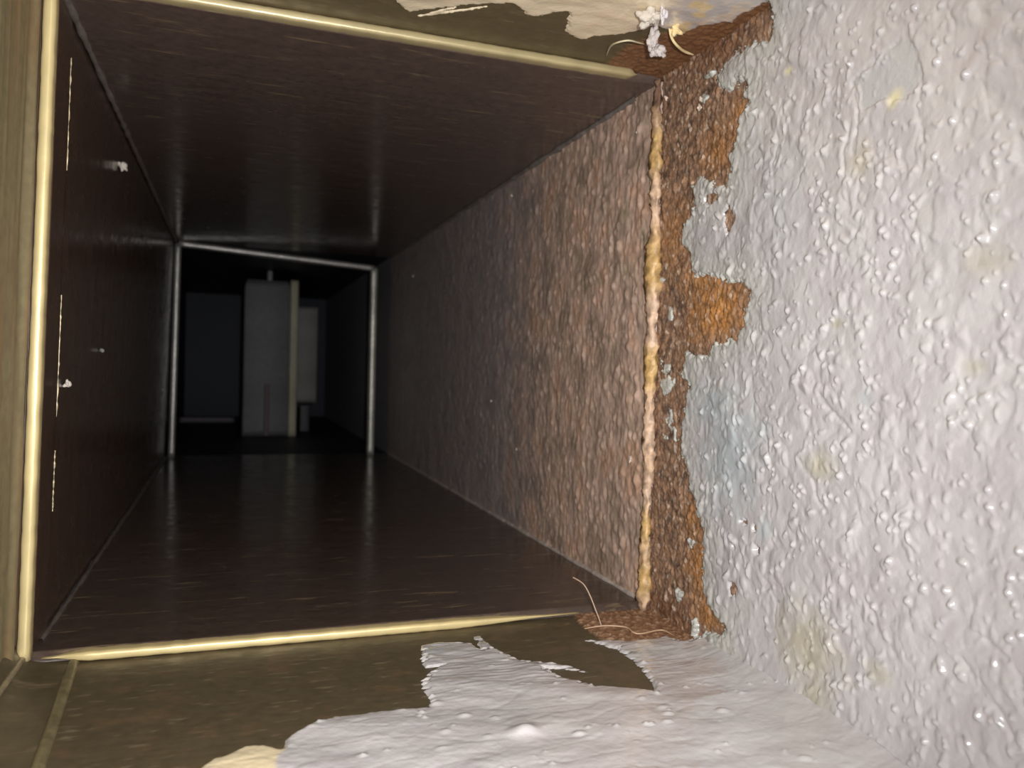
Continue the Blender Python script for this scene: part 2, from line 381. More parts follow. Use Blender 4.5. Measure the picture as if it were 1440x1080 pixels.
yellow = np.maximum.reduce([blob(1140, 910, 55, 60, seed=26) * 0.9, blob(1150, 970, 25, 40, seed=26) * 0.8, blob(1240, 945, 20, 20, seed=27) * 0.6, blob(1155, 655, 24, 24, seed=28) * 0.8, blob(1215, 225, 22, 30, seed=29) * 0.6,
                            blob(1395, 370, 34, 26, seed=30) * 0.6, blob(1180, 455, 10, 8, seed=30) * 0.8, blob(1030, 935, 30, 30, seed=31) * 0.6, blob(1375, 515, 20, 12, seed=32) * 0.6])
pc = mixc(pc, lin(192, 184, 158), np.clip(yellow, 0, 1) * 0.8)
pc = mixc(pc, lin(194, 198, 201), chip * 0.5)
pc = mixc(pc, lin(240, 232, 190), np.clip(np.maximum(blob(1262, 140, 13, 14, seed=33), blob(1113, 100, 6, 7, seed=33)), 0, 1) * 0.9)
grime = smooth(0.12, 0.45, fbm(Yg / 0.0016, Zg / 0.0022, 171, 3, 0.6)) * np.exp(-np.clip(s, 0, 1) / 0.005)
pc = mixc(pc, lin(126, 120, 106), np.clip(grime, 0, 1) * 0.75)
pits = smooth(0.06, 0.12, bumps(Yg / 0.006, Zg / 0.006, 181, 0.11, 0.10)); pc = mixc(pc, lin(120, 112, 102), pits * 0.5)

def layer(name, h, color, keep, mat, parent=None, normal=(-1, 0, 0), pos=None, flip=False):
    co = pos(h).reshape(-1, 3); f = grid_faces(*h.shape, flip=flip)
    f = f[keep.ravel()[f].any(1)]
    co, f, c = compact(co, f, None if color is None else color.reshape(-1, 3))
    return mesh_obj(name, co, f, mat, parent, c)
def pos_right(h): return np.stack([XRo - h, Yg, Zg], -1)
wall_right = layer('wall_right', h_rust - 0.0016 * smooth(0.0006, 0.0016, s2), rc, s2 < 0.0025, M_RUST, pos=pos_right)
tag(wall_right, 'rusted brown right side of the duct mouth under peeling paint', kind='structure')
paint = layer('paint_coat', h_paint, pc, s2 > -0.0007, M_PAINT, wall_right, pos=pos_right)
tag(paint, 'lumpy glossy lilac grey paint with a ragged peeling edge')

# ------------------------------------------------------------------ outer duct: floor
xs = np.arange(XLo(ZB) - 0.001, XRo + 0.002, 0.0004); yf = np.arange(Y0, Y1 + 0.006, 0.0004)
Xf, Yf = np.meshgrid(xs, yf, indexing='ij')
def px_plane(z, pts): return [tuple(on(2, z, *p)[:2]) for p in pts]
floor_edge = [(270, 1090), (300, 1068), (316, 1064), (345, 1050), (372, 1049), (395, 1055), (400, 1052), (403, 1040), (415, 1032), (440, 1019), (470, 1009), (520, 1003), (560, 998), (603, 994), (606, 988),
              (600, 976), (594, 972), (590, 962), (600, 950), (620, 938), (600, 940), (592, 934), (593, 908), (612, 904), (645, 903), (664, 905), (670, 912), (676, 914), (666, 896), (674, 894), (690, 908), (702, 916),
              (730, 928), (760, 932), (800, 936), (828, 946), (800, 942), (765, 940), (790, 952), (835, 964), (880, 968), (922, 975), (918, 962), (905, 945), (890, 930), (868, 914), (838, 905), (816, 900),
              (850, 901), (880, 903), (900, 902), (935, 898), (960, 905), (1000, 905), (1100, 960), (1300, 1100)]
fe = px_plane(ZBo, floor_edge)
fpoly = fe + [(0.4, fe[-1][1]), (0.4, -0.1), (fe[0][0] - 0.02, -0.1)]
sf = sdf(fpoly, Xf, Yf)
nf1 = fbm(Xf / 0.0016, Yf / 0.0016, 201, 3, 0.6); nf2 = fbm(Xf / 0.008, Yf / 0.006, 205, 3)
far_part = smooth(0.150, 0.160, Yf)
streaks = fbm(Xf / 0.009, Yf / 0.0009, 211, 2)
sf2 = sf + (0.0002 + 0.0004 * far_part) * nf1 * 1.2 + 0.0003 * nf2
sf2 = sf2 - 0.0026 * smooth(0.10, 0.35, streaks) * np.exp(-(np.clip(sf, 0, 1) / 0.0018) ** 2) * far_part
h_fb = 0.00006 * fbm(Xf / 0.006, Yf / 0.002, 221, 3)
h_fp = 0.0006 * fbm(Xf / 0.024, Yf / 0.013, 231, 2) + 0.00010 * perlin(Xf / 0.009, Yf / 0.0045, 235) + 0.0004 * bumps(Xf / 0.010, Yf / 0.006, 241, 0.30, 0.35) \
    + (0.0011 * bumps(Xf / 0.0050, Yf / 0.0032, 243, 0.3, 0.22) + 0.0013 * bumps(Xf / 0.0022, Yf / 0.0018, 244, 0.3, 0.12)) * smooth(-0.1, 0.3, perlin(Xf / 0.016, Yf / 0.010, 246)) + 0.00005 * perlin(Xf / 0.0022, Yf / 0.0016, 245) + 0.00012 * streaks * far_part \
    - 0.00007 * np.exp(-(fbm(Xf / 0.03, Yf / 0.007, 247, 2) / 0.04) ** 2)
lump = on(2, ZBo, 738, 1032); h_fp += 0.0013 * np.exp(-(((Xf - lump[0]) / 0.0026) ** 2 + ((Yf - lump[1]) / 0.0018) ** 2))
pf = smooth(-0.0002, 0.0007, sf2)
fillet = np.exp(-np.clip(XRo - Xf, 0, 1) / 0.004)
h_fpaint = h_fb * (1 - pf) + pf * (0.0005 + h_fp + 0.0022 * fillet)
h_fpaint = h_fpaint - 0.0003 * (1 - smooth(-0.0006, 0.0001, sf2))
# rust run-off on the floor in the right corner
c = px_plane(ZBo, [(798, 852), (842, 846), (905, 846), (1020, 920), (960, 915), (900, 903), (845, 900), (818, 880)])
s_r = sdf(c, Xf, Yf) + 0.0008 * nf1 + 0.0008 * nf2
rust_f = smooth(-0.0008, 0.0006, s_r)
bc = np.zeros(sf.shape + (3,)) + lin(86, 76, 57)
bc = mixc(bc, lin(96, 80, 60), smooth(0.0, 0.5, nf2))
bc = mixc(bc, lin(142, 128, 104), smooth(0.3, 0.55, fbm(Xf / 0.006, Yf / 0.0013, 251, 3)) * 0.45)
bc = mixc(bc, lin(138, 102, 76), rust_f)
bc = mixc(bc, lin(196, 164, 136), rust_f * smooth(0.05, 0.4, nf1) * 0.7)
h_fb = h_fb + rust_f * (0.0004 + 0.0007 * nf1)
fpc = np.zeros(sf.shape + (3,)) + lin(205, 199, 200)
fpc = mixc(fpc, lin(211, 207, 207), smooth(-0.3, 0.3, nf2))
cream = px_plane(ZBo, [(250, 1110), (300, 1060), (345, 1040), (398, 1045), (402, 1058), (392, 1066), (385, 1120)])
fpc = mixc(fpc, lin(244, 226, 190), smooth(-0.0004, 0.0008, sdf(cream, Xf, Yf) + 0.0005 * nf2))
cx = px_plane(ZBo, [(612, 915), (905, 920), (1010, 925)])
for (qx, qy), rx, ry in zip(cx, (0.006, 0.010, 0.008), (0.004, 0.005, 0.006)):
    fpc = mixc(fpc, lin(192, 196, 198), np.clip(1.2 - np.hypot((Xf - qx) / rx, (Yf - qy) / ry), 0, 1) * 0.7)
fpc = mixc(fpc, lin(90, 82, 66), smooth(0.28, 0.42, streaks) * smooth(0.0045, 0.0010, sf) * far_part * smooth(0.05, 0.07, Xf))
def pos_floor(h): return np.stack([Xf, Yf, ZBo + h], -1)
M_FLOOR = material('dark_bronze_floor_sheet', None, rough=0.42, spec=0.4, bump=0.00004, bump_scale=(500, 900, 500), rough_var=0.1, tint_var=0.12)
floor = layer('floor', h_fb, bc, sf2 < 0.0025, M_FLOOR, pos=pos_floor)
tag(floor, 'dark bronze metal floor of the duct mouth', kind='structure')
fpaint = layer('paint_coat', h_fpaint, fpc, sf2 > -0.0006, M_PAINT, floor, pos=pos_floor)
tag(fpaint, 'thick lilac grey paint spread over the floor with torn edges')

# ------------------------------------------------------------------ outer duct: ceiling
yc = np.arange(0.04, Y1 + 0.006, 0.0004)
xc_ = np.arange(XLo(ZT) - 0.001, XRo + 0.002, 0.0004)
Xc, Yc = np.meshgrid(xc_, yc, indexing='ij')
ceil_edge = [(540, -20), (556, -4), (562, 6), (574, 15), (600, 12), (640, 8), (660, 4), (690, 4), (722, 2), (735, 12), (744, 21), (760, 22), (780, 16), (798, 14), (804, 15), (799, 26), (796, 40), (800, 47), (816, 54),
             (836, 49), (870, 46), (903, 40), (920, 34), (936, 38), (946, 50), (962, 46), (984, 34), (1000, 31), (1030, 27), (1045, 15), (1060, 8), (1076, 0), (1100, -14)]
ce = px_plane(ZTo, ceil_edge)
cpoly = ce + [(0.4, ce[-1][1]), (0.4, -0.1), (ce[0][0], -0.1)]
sc_ = sdf(cpoly, Xc, Yc)
nc1 = fbm(Xc / 0.0016, Yc / 0.0016, 301, 3, 0.6); nc2 = fbm(Xc / 0.008, Yc / 0.006, 305, 3)
sc2 = sc_ + 0.0010 * nc1 + 0.0004 * nc2
for pa, pb, w in [((590, 22), (665, 12), 0.00035), ((606, 18), (640, 10), 0.0003), ((600, 20), (684, 9), 0.00025)]:
    a_, b_ = px_plane(ZTo, [pa, pb]); e_ = np.subtract(b_, a_); t_ = np.clip(((Xc - a_[0]) * e_[0] + (Yc - a_[1]) * e_[1]) / (e_ @ e_), 0, 1)
    sc2 = np.maximum(sc2, w + 0.0003 * nc1 - np.hypot(Xc - a_[0] - t_ * e_[0], Yc - a_[1] - t_ * e_[1]))
h_cb = 0.00006 * fbm(Xc / 0.006, Yc / 0.002, 321, 3)
cr = px_plane(ZTo, [(842, 100), (885, 62), (935, 46), (1085, 0), (1110, -20), (1110, 60), (915, 125)])
rust_c = smooth(-0.0010, 0.0008, sdf(cr, Xc, Yc) + 0.0010 * nc1 + 0.0006 * nc2)
h_cb = h_cb + rust_c * (0.0003 + 0.0006 * nc1)
cc = np.zeros(sc_.shape + (3,)) + lin(98, 86, 62)
cc = mixc(cc, lin(140, 128, 100), smooth(0.3, 0.55, fbm(Xc / 0.006, Yc / 0.0013, 351, 3)) * 0.4)
cc = mixc(cc, lin(128, 90, 62), rust_c)
pfc = smooth(-0.0002, 0.0006, sc2)
h_cp = 0.0003 * fbm(Xc / 0.012, Yc / 0.008, 331, 2) + 0.00012 * nc2
h_cpaint = h_cb * (1 - pfc) + pfc * (0.0006 + h_cp + 0.0015 * np.exp(-np.clip(XRo - Xc, 0, 1) / 0.003)) - 0.0003 * (1 - smooth(-0.0006, 0.0001, sc2))
cpc = np.zeros(sc_.shape + (3,)) + lin(248, 230, 198)
g0 = px_plane(ZTo, [(905, 20), (985, 10)])
cpc = mixc(cpc, lin(202, 194, 192), smooth(g0[0][0], g0[0][0] + 0.006, Xc + 0.006 * nc2))
cpc = mixc(cpc, lin(236, 208, 150), smooth(0.15, 0.4, fbm(Xc / 0.007, Yc / 0.007, 361, 2)) * smooth(g0[0][0], g0[0][0] + 0.006, Xc) * 0.8)
cpc = mixc(cpc, lin(250, 224, 196), smooth(0.05, 0.4, nc2) * 0.6)
def pos_ceil(h): return np.stack([Xc, Yc, ZTo - h], -1)
ceiling = layer('ceiling', h_cb, cc, sc2 < 0.0025, M_FLOOR, pos=pos_ceil, flip=True)
tag(ceiling, 'dark bronze metal ceiling of the duct mouth', kind='structure')
cpaint = layer('paint_coat', h_cpaint, cpc, sc2 > -0.0006, M_PAINT, ceiling, pos=pos_ceil, flip=True)
tag(cpaint, 'torn cream paint layer along the ceiling')

# ------------------------------------------------------------------ outer duct: left wall with folded corner
def sheet(name, fn, us, vs_, mat, parent=None, flip=False, color=None):
    U, V = np.meshgrid(us, vs_, indexing='ij'); p = fn(U, V)
    return mesh_obj(name, np.stack(p, -1).reshape(-1, 3), grid_faces(len(us), len(vs_), flip), mat, parent,
                    None if color is None else color(U, V).reshape(-1, 3))
wall_left = sheet('wall_left', lambda y, z: (XLo(z) + 0.0004 * fbm(y / 0.004, z / 0.05, 401, 2) + 0.0012 * np.exp(-((y - 0.1945) / 0.0022) ** 2), y, z),
                  np.concatenate([np.arange(Y0, 0.16, 0.004), np.arange(0.16, Y1 + 0.004, 0.0005)]), np.linspace(ZBo - 0.001, ZTo + 0.001, 80), M_OUT_V)
tag(wall_left, 'bronze brown metal left side of the duct mouth', kind='structure')
# the fold between left wall and floor: a shallow strip between two creases
pb = [on(2, ZBo + 0.0003, *p) for p in ((102, 934), (52, 1080))]
def ext(a, b, y): t = (y - a[1]) / (b[1] - a[1]); return a + (b - a) * t
p_a = on(1, Y1 - 0.002, 31, 932)
fy = np.linspace(Y1 - 0.0006, 0.09, 24)
Ls = np.array([(p_a[0], y, p_a[2] + 0.0006) for y in fy])
Rs = np.array([ext(pb[0], pb[1], y) for y in fy]); Rs[:, 2] = ZBo + 0.0003
tt = np.linspace(0, 1, 13); strip = []
for a, b in zip(Ls, Rs):
    mid = np.array([a[0] * 0.7 + b[0] * 0.3, (a[1] + b[1]) / 2, min(a[2], b[2]) - 0.0004])
    w = np.array([XLo(a[2] + 0.006) - 0.0012, a[1], a[2] + 0.006])
    strip += [w, w * 0.5 + a * 0.5 + np.array([-0.0003, 0, 0])]
    for t in tt: strip.append((1 - t) ** 2 * a + 2 * t * (1 - t) * mid + t * t * b)
fold = mesh_obj('corner_fold', strip, grid_faces(24, 15, True), M_OUT_H, wall_left)
tag(fold, 'shallow folded strip in the lower left corner')
SEAMC = lin(150, 138, 112)
tube('crease', spline(Ls, 30), 0.0007, M_SEAM, wall_left, color=lin(140, 126, 100))  # pale bead: the highlight along this crease put into colour and shape
tube('crease', spline(Rs, 30) - np.array([0, 0, 0.0006]), 0.0013, M_SEAM, wall_left, color=lin(112, 102, 74))  # wider bead, paler than the sheet, as the floor crease's painted highlight

# ------------------------------------------------------------------ the metal liner inside the duct
liner = empty('duct_liner', ((XL(ZB) + XR) / 2, Y1, ZB))
tag(liner, 'dark lacquered square metal liner with pale brass front lip inside the duct', 'duct liner')
ly = np.concatenate([[Y1 + 0.0009], np.arange(Y1 + 0.001, 0.30, 0.0005), np.arange(0.30, Y2 + 0.01, 0.0012)])
lz = np.linspace(ZB - 0.001, ZT + 0.001, 300)
Yl, Zl = np.meshgrid(ly, lz, indexing='ij')
near = np.exp(-(Yl - Y1) / 0.10)
h_l = (0.00042 * fbm(Yl / 0.0032, Zl / 0.0042, 501, 4, 0.65) + 0.0011 * bumps(Yl / 0.0052, Zl / 0.0060, 505, 0.36, 0.3) + 0.0010 * bumps(Yl / 0.0028, Zl / 0.0036, 507, 0.38, 0.3)
       + 0.00035 * fbm(Yl / 0.012, Zl / 0.03, 511, 2) - 0.0007 * bumps(Yl / 0.0055, Zl / 0.0080, 509, 0.4, 0.3)
       + 0.00022 * np.clip(fbm(Yl / 0.0018, Zl / 0.0060, 515, 2), -0.2, 1)) * (0.5 + 0.9 * near)
n_l = fbm(Yl / 0.012, Zl / 0.016, 521, 3); n_l2 = fbm(Yl / 0.006, Zl / 0.008, 525, 4, 0.6)
lc = np.zeros(Yl.shape + (3,)) + lin(206, 177, 160)
lc = mixc(lc, lin(170, 146, 130), smooth(-0.1, 0.35, n_l)); lc = mixc(lc, lin(200, 160, 134), smooth(0.0, 0.4, -n_l) * 0.7)
lc = mixc(lc, lin(164, 152, 124), smooth(0.1, 0.5, n_l2) * 0.6)
lc = mixc(lc, lin(158, 152, 156), smooth(0.26, 0.36, Yl + 0.02 * n_l) * 0.7)  # greyer with depth: the dim look of the far part put into colour
lc = mixc(lc, lin(205, 186, 170), smooth(0.04, 0.12, bumps(Yl / 0.004, Zl / 0.004, 531, 0.2, 0.10)) * 0.8)
right_panel = mesh_obj('side_panel', np.stack([XR - h_l + 0.004 * (Yl < Y1 + 0.00095), Yl, Zl], -1).reshape(-1, 3), grid_faces(*Yl.shape, flip=False), M_SCALE, liner, lc.reshape(-1, 3))
tag(right_panel, 'pitted rusty brown side of the liner')
lk = np.concatenate([[Y1 + 0.0009], ly[1::2]])
left_panel = sheet('side_panel', lambda y, z: (XL(z) - 0.006 * (y < Y1 + 0.00095) - 0.0006 * smooth(Y1 + 0.016, Y1 + 0.018, y) + 0.00015 * fbm(y / 0.01, z / 0.03, 541, 2), y, z),
                   lk, np.linspace(ZB - 0.001, ZT + 0.001, 60), M_LIN_V, liner, flip=True)
xw = np.linspace(XL(ZT) - 0.004, XR + 0.001, 120)
top_panel = sheet('top_panel', lambda x, y: (x, y, ZT + 0.004 * (y < Y1 + 0.00095) - 0.00012 * fbm(x / 0.02, y / 0.006, 551, 2)), xw, lk, M_LIN_H, liner, flip=True)
floor_panel = sheet('floor_panel', lambda x, y: (x, y, ZB - 0.004 * (y < Y1 + 0.00095) + 0.00012 * fbm(x / 0.02, y / 0.006, 555, 2)), xw, lk, M_LIN_F, liner)
# front lip: four rounded edges
def lip(name, p0, p1, w, dpt, ax_a, n, color, taper0=0, taper1=0, rough=0.00008, seed=0):
    t = np.linspace(0, 1, n); p = np.outer(1 - t, p0) + np.outer(t, p1)
    sc = np.ones(n)
    if taper0: sc *= smooth(0, taper0, t) * 0.98 + 0.02
    if taper1: sc *= smooth(0, taper1, 1 - t) * 0.98 + 0.02
    nz = perlin(t * 60, np.full(n, 0.3), 600 + seed); sc2_ = np.stack([sc * (1 + 0.10 * nz), np.maximum(sc, 0.3)], 1)
    c = np.array([color] * n) * (1 + 0.12 * perlin(t * 25, np.full(n, 0.7), 620 + seed))[:, None]
    return sweep(name, p, rounded_rect(w, dpt, min(w, dpt) * 0.38, 4), ax_a, (0, 1, 0), M_LIP, liner, sc2_, c)
BR = lin(222, 202, 148)
lip('lip', np.array([XL(ZB) - 0.0013, Y1, ZB - 0.001]), np.array([XL(ZT) - 0.0013, Y1, ZT + 0.002]), 0.0026, 0.004, (1, 0, 0), 90, BR, seed=1)
tl = on(1, Y1, 76, -28); tr = on(1, Y1, 896, 106)
lip('lip', np.array([XL(ZT) - 0.002, Y1, ZT + 0.0012]), np.array([on(1, Y1, 896, 106)[0], Y1, ZT + 0.0012]), 0.0024, 0.004, (0, 0, 1), 120, lin(188, 172, 130), taper1=0.02, seed=2)
lip('lip', np.array([on(1, Y1, 58, 922)[0], Y1, ZB - 0.0011]), np.array([on(1, Y1, 815, 858)[0], Y1, ZB - 0.0014]), 0.0022, 0.004, (0, 0, 1), 120, BR, taper0=0.08, taper1=0.30, seed=3)
# right lip: swollen with rust
n = 220; t = np.linspace(0, 1, n); z_ = on(1, Y1, 905, 868)[2] * (1 - t) + on(1, Y1, 925, 112)[2] * t
xo = 0.0004 * perlin(t * 9, np.full(n, .2), 641)
pts = np.stack([XR - 0.0002 + xo, np.full(n, Y1 - 0.0002), z_], 1)
k = 14; ang = np.linspace(0, 2 * np.pi, k, endpoint=False); pr = [(0.0017 * math.cos(a), 0.0024 * math.sin(a)) for a in ang]
A, B = np.meshgrid(t * 150, ang * 1.4, indexing='ij'); jn = fbm(A * 0.35, B, 645, 3, 0.6)
nrm = np.stack([np.cos(ang), np.sin(ang), 0 * ang], 1)
jit = (jn[..., None] * 0.0014 * nrm[None]).reshape(-1, 3)
w_ = (0.9 + 0.45 * perlin(t * 12, np.full(n, .5), 649)) * (smooth(0, 0.04, t) * 0.9 + 0.1) * (smooth(0, 0.05, 1 - t) * 0.5 + 0.5)
gold = lin(205, 168, 112); pink = lin(214, 182, 156)
cl = np.repeat(gold[None] + (pink - gold)[None] * smooth(-0.3, 0.3, perlin(t * 10, np.full(n, .9), 651))[:, None], k, 0)
cl = cl * (1 + 0.5 * jn.reshape(-1, 1)); tk = np.repeat(smooth(0.90, 0.96, t), k)[:, None]; cl = cl * (1 - tk) + lin(128, 100, 82) * tk; cl = np.vstack([cl, gold[None], gold[None]])
ridge = sweep('rusted_lip', pts, pr, (1, 0, 0), (0, 1, 0), M_RUST, liner, w_, cl, np.vstack([jit]))
tag(ridge, 'rough golden brown rusted lip')
# seams in the four corners
def seam(p, q, r, color, seed):
    n = 140; t = np.linspace(0, 1, n); pt = np.outer(1 - t, p) + np.outer(t, q)
    return tube('corner_seam', pt, r * (1 + 0.5 * perlin(t * 60, np.full(n, .3), seed)), M_SEAM, liner, 8, color)
seam((XR - 0.0002, Y1 + 0.004, ZB + 0.0002), (XR - 0.0002, Y2, ZB + 0.0002), 0.0008, lin(190, 176, 166), 661)
seam((XR - 0.0002, Y1 + 0.012, ZT - 0.0002), (XR - 0.0002, Y2, ZT - 0.0002), 0.0010, lin(128, 120, 114), 662)
seam((XL(ZT) + 0.0004, Y1 + 0.004, ZT - 0.0004), (XL(ZT) + 0.0004, Y2, ZT - 0.0004), 0.0009, lin(112, 102, 95), 663)
seam((XL(ZB) + 0.0003, Y1 + 0.008, ZB + 0.0003), (XL(ZB) + 0.0003, Y2, ZB + 0.0003), 0.0006, lin(100, 90, 82), 664)
# thin bright scratch line down the left panel, broken
for i, (za, zb_) in enumerate([((101, 98), (90, 240)), ((79, 412), (72, 590)), ((71, 640), (69, 730))]):
    q = [on(0, XL(0.08), *za), on(0, XL(0.08), *zb_)]; pt = np.outer(1 - np.linspace(0, 1, 40), q[0]) + np.outer(np.linspace(0, 1, 40), q[1])
    pt[:, 0] = [XL(z) - 0.0001 for z in pt[:, 2]]; pt[:, 1] = Y1 + 0.0172 + 0.0003 * perlin(np.linspace(0, 14, 40), np.full(40, .4), 671 + i)
    o = tube('bare_edge_line', pt, 0.00022 * np.clip(0.7 + 0.9 * perlin(np.linspace(0, 22, 40), np.full(40, .6), 681 + i), 0.15, 1.4), M_LIP, liner, 6, lin(214, 196, 160))

# ------------------------------------------------------------------ frame at the far end of the liner
frame = empty('inner_frame', ((XL(ZB) + XR) / 2, Y2, ZB))
tag(frame, 'thin worn grey metal frame around the dark far opening', 'frame')
GREY = lin(150, 146, 142)
def bar(name, p, q, w, dd, ax, col, parent=frame, n=40):
    t = np.linspace(0, 1, n); pt = np.outer(1 - t, p) + np.outer(t, q)
    c = np.array([col] * n) * (1 + 0.3 * perlin(t * 14, np.full(n, .3), int(1000 * abs(p[0])) + 700))[:, None]
    return sweep(name, pt, rounded_rect(w, dd, min(w, dd) * 0.35, 3), ax, (0, 1, 0), M_FRAME, parent, None, c)
fl_ = on(1, Y2, 244, 480)[0]; fr_ = on(1, Y2, 525, 500)[0]; ft_ = on(1, Y2, 385, 357)[2]
cb0, cb1 = on(1, Y2, 252, 343), on(1, Y2, 526, 378)
bar('upright', (fl_, Y2, ZB), (fl_ + 0.002, Y2, cb0[2]), 0.0042, 0.008, (1, 0, 0), GREY)
bar('upright', (fr_ - 0.001, Y2, ZB), (fr_ - 0.001, Y2, cb1[2]), 0.0050, 0.008, (1, 0, 0), lin(182, 178, 168))
bar('crossbar', cb0, cb1, 0.0040, 0.008, (0, 0, 1), GREY)

# ------------------------------------------------------------------ dark shaft behind the frame
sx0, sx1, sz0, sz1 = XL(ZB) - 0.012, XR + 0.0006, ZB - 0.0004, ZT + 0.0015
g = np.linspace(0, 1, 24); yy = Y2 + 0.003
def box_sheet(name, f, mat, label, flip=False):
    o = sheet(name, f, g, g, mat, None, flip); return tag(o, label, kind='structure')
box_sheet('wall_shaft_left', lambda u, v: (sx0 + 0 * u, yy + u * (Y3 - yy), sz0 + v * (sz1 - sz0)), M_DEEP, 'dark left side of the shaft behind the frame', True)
box_sheet('wall_shaft_right', lambda u, v: (sx1 + 0 * u, yy + u * (Y3 - yy), sz0 + v * (sz1 - sz0)), M_DEEP_R, 'grey right side of the shaft behind the frame')
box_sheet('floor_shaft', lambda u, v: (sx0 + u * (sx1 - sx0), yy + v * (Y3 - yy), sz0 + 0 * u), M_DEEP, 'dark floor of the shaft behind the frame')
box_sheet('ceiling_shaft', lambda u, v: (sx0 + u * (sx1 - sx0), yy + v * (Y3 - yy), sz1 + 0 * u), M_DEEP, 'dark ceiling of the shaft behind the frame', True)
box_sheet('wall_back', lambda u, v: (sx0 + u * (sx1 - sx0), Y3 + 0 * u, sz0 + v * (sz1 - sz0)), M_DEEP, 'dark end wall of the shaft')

# ------------------------------------------------------------------ upright flap deep in the shaft
YF = 0.752
fa = on(1, YF, 342, 500)[0]; fb = on(1, YF, 417, 500)[0]; ftop = on(1, YF, 380, 395)[2]
flap = empty('damper_flap', ((fa + fb) / 2, YF, sz0))
tag(flap, 'tall dim grey metal flap standing upright deep in the dark shaft', 'flap')
FG = lin(98, 97, 98)
def plate(name, x0, x1, y, z0, z1, th, col, parent, r=0.0015, yaw=0.0, corner=0.0):
    w = x1 - x0; n = 30; t = np.linspace(0, 1, n); z = z0 + (z1 - z0) * t
    sc = np.ones((n, 2))
    if corner: sc[:, 0] = 1 - corner * np.clip((t - 0.94) / 0.06, 0, 1) ** 2
    pt = np.stack([np.full(n, (x0 + x1) / 2), np.full(n, y), z], 1)
    ax = (math.cos(yaw), math.sin(yaw), 0); bx = (-math.sin(yaw), math.cos(yaw), 0)
    c = np.array([col] * n) * (1 + 0.2 * perlin(t * 6, np.full(n, .2), 720))[:, None]
    return sweep(name, pt, rounded_rect(w, th, min(r, th * 0.45), 3), ax, bx, M_FLAP, parent, sc, c)
plate('plate', fa, fb - 0.006, YF, sz0 + 0.0005, ftop, 0.006, FG, flap, corner=0.12)
tag(plate('folded_edge', fb - 0.0068, fb + 0.0004, YF - 0.001, sz0 + 0.0005, ftop + 0.001, 0.012, lin(178, 172, 148), flap), 'paler folded edge')
px_ = on(1, YF, 378, 480)[0]
tube('pivot_pin', [(px_, YF, ftop - 0.004), (px_, YF, ftop + 0.002), (px_, YF, sz1 - 0.0004)], 0.0024, M_FLAP, flap, 12, lin(150, 146, 150))
tube('rib', [(px_ - 0.001, YF - 0.0045, sz0 + 0.001), (px_ - 0.001, YF - 0.0045, on(1, YF, 376, 540)[2])], 0.0022, M_FLAP, flap, 10, lin(120, 106, 106))
YB = 0.80
ba = on(1, YB, 414, 500)[0]; bb = on(1, YB, 446, 500)[0]
stop = empty('stop_plate', ((ba + bb) / 2, YB, sz0))
tag(stop, 'small paler grey plate just right of the upright flap', 'plate')
plate('plate', ba, bb, YB, on(1, YB, 430, 566)[2], on(1, YB, 430, 432)[2], 0.005, lin(128, 126, 122), stop)
plate('foot', ba + 0.006, bb - 0.006, YB + 0.001, sz0 + 0.0004, on(1, YB, 430, 570)[2], 0.004, lin(70, 70, 72), stop)
# a low ledge across the shaft floor
ledge = sweep('shaft_ledge', np.stack([np.linspace(sx0 + 0.001, on(1, 0.93, 330, 590)[0], 20), np.full(20, 0.93), np.full(20, sz0 + 0.003)], 1), rounded_rect(0.006, 0.010, 0.001, 3), (0, 0, 1), (0, 1, 0), M_FLAP, None, None, lin(92, 84, 92))
tag(ledge, 'low dark ledge across the shaft floor left of the flap', 'ledge')

# ------------------------------------------------------------------ dust, lint and fibres
def clump(name, c, size, seed, color, parent=None, flat=(1, 1, 1), lumps=9):
    """a fluffy crumb: one closed skin pushed out by overlapping lobes"""
    r_ = np.random.default_rng(seed); nu, nv = 40, 24
    th, ph = np.meshgrid(np.linspace(0, 2 * np.pi, nu, endpoint=False), np.linspace(0.05, np.pi - 0.05, nv), indexing='ij')
    dr = np.stack([np.sin(ph) * np.cos(th), np.sin(ph) * np.sin(th), np.cos(ph)], -1); rad = np.full(th.shape, 0.45)
    for _ in range(lumps):
        v = r_.normal(size=3); v /= np.linalg.norm(v); rad = np.maximum(rad, (0.5 + 0.55 * r_.random()) * np.exp(4.5 * (dr @ v - 1)))
    rad = rad + 0.30 * fbm(th * 2.4, ph * 3.4, seed, 4, 0.7)
    co = dr * rad[..., None] * size * np.asarray(flat) + np.asarray(c)
    i = np.arange(nu * nv).reshape(nu, nv); a = i; b = np.roll(i, -1, 0)
    f = np.stack([a[:, :-1].ravel(), a[:, 1:].ravel(), b[:, 1:].ravel(), b[:, :-1].ravel()], 1)
    return mesh_obj(name, co.reshape(-1, 3), f, M_DUST, parent, np.tile(color, (nu * nv, 1)))
for i, (px, py, sz, lab) in enumerate([(163, 232, 0.0026, 'pale dust crumb high on the dark left liner side'),
                                       (95, 540, 0.0016, 'pale dust crumb close behind the left brass lip'),
                                       (143, 493, 0.0012, 'tiny grey dust crumb midway up the left liner side')]):
    p = on(0, XL(0.08), px, py); p[0] = XL(p[2]) + sz * 0.35
    tag(clump('dust_crumb', p, sz, 800 + i, lin(215, 205, 192) if i < 2 else lin(150, 148, 146), lumps=7), lab, 'dust', 'dust crumbs on the liner')
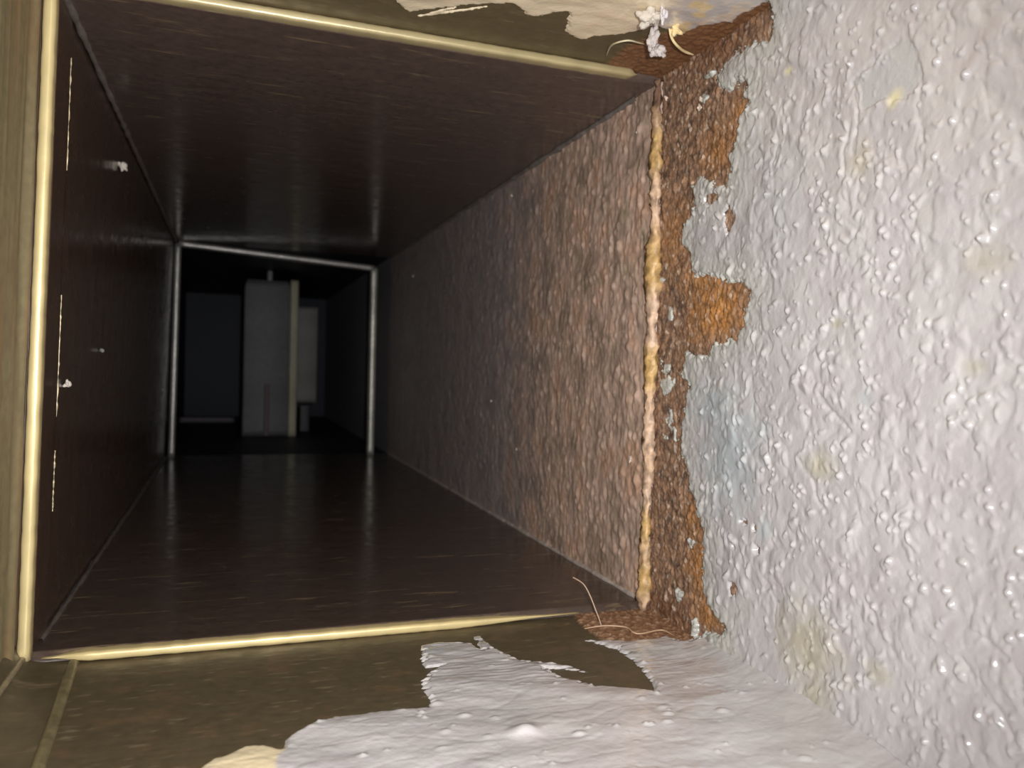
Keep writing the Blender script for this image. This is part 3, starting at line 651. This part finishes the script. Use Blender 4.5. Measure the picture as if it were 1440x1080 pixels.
for i, (px, py, sz, lab) in enumerate([(898, 186, 0.0009, 'white speck beside the top of the rusted lip'),
                                       (692, 564, 0.0009, 'white speck on the middle of the rusty liner side'),
                                       (728, 632, 0.0010, 'white speck low on the rusty liner side'),
                                       (721, 275, 0.0008, 'white speck high on the rusty liner side'),
                                       (889, 645, 0.0011, 'elongated white speck left of the rusted lip'),
                                       (582, 388, 0.0012, 'faint grey speck far along the upper rusty liner side')]):
    p = on(0, XR, px, py); p[0] -= 0.0006
    tag(clump('white_speck', p, sz, 820 + i, lin(232, 220, 205), flat=(0.6, 1, 1.4 if i == 4 else 1), lumps=5), lab, 'speck', 'white specks on the liner')
for i, (px, py, sz, lab) in enumerate([(939, 138, 0.0010, 'pale flake on the rust below the lint tuft'),
                                       (988, 140, 0.0011, 'small pale flake on the upper rust patch'),
                                       (986, 152, 0.0014, 'larger pale flake on the upper rust patch')]):
    p = on(0, XRo, px, py); p[0] -= 0.0006
    tag(clump('paint_flake', p, sz, 840 + i, lin(238, 216, 200), flat=(0.5, 1.2, 1), lumps=5), lab, 'flake', 'pale flakes on the rust')
# tuft of lint and torn paint in the upper right corner
lp = on(2, ZTo - 0.002, 916, 26); tuft = empty('lint_tuft', lp)
tag(tuft, 'ragged grey white tuft of lint hanging in the upper right corner', 'lint')
LC = lin(206, 196, 192)
def at_tuft(px, py, dz): return on(2, ZTo - dz, px, py)
clump('fluff', at_tuft(914, 24, 0.0020), 0.0036, 861, lin(214, 204, 190), tuft, (1.1, 0.9, 0.8), 14)
clump('fluff', at_tuft(918, 56, 0.0035), 0.0030, 862, LC, tuft, (0.8, 0.8, 1.3), 14)
clump('fluff', at_tuft(926, 72, 0.0050), 0.0026, 863, LC, tuft, (1.1, 0.8, 1.0), 14)
clump('fluff', at_tuft(932, 20, 0.0022), 0.0022, 864, lin(220, 212, 214), tuft, (0.6, 0.6, 1.5), 10)
clump('fluff', at_tuft(950, 42, 0.0014), 0.0022, 865, lin(240, 214, 160), tuft, (1.0, 0.9, 0.8), 8)
def fibre(name, pix, z, r, color, label, parent=None):
    pt = spline([on(2, z - dz, x, y) if top else on(2, z + dz, x, y) for (x, y, dz) in pix for top in (z > CZ,)], 50)
    rr = r * np.concatenate([np.linspace(0.5, 1, 8), np.ones(34), np.linspace(1, 0.4, 8)])
    o = tube(name, pt, rr, M_HAIR, parent, 7, color)
    if label: tag(o, label, 'fibre')
    return o
fibre('lint_fibre', [(853, 78, 0.0012), (858, 66, 0.003), (868, 60, 0.004), (884, 57, 0.004), (898, 60, 0.003), (906, 62, 0.002)], ZTo, 0.00022, lin(214, 202, 170), 'thin pale curled fibre looping left of the lint tuft')
fibre('lint_fibre', [(941, 40, 0.0012), (945, 54, 0.003), (952, 64, 0.004), (962, 72, 0.0035), (975, 77, 0.003)], ZTo, 0.00035, lin(238, 214, 164), 'cream curved fibre hanging right of the lint tuft')
hang = spline([on(1, Y1 + dy, x, y) for x, y, dy in ((806, 812, 0.0), (820, 821, -0.003), (829, 836, -0.005), (837, 856, -0.007), (845, 878, -0.010), (849, 897, -0.014))], 50)
tag(tube('lint_fibre', hang, 0.00016, M_HAIR, None, 7, lin(206, 176, 152)), 'long thin fibre curving down the lower right corner onto the floor paint', 'fibre')
fibre('lint_fibre', [(822, 884, 0.001), (850, 880, 0.0015), (880, 882, 0.0015), (890, 889, 0.0014), (902, 891, 0.0012), (930, 886, 0.001), (948, 894, 0.001)], ZBo, 0.0002, lin(200, 168, 138), 'fine wavy fibre lying on the rust at the lower right corner')
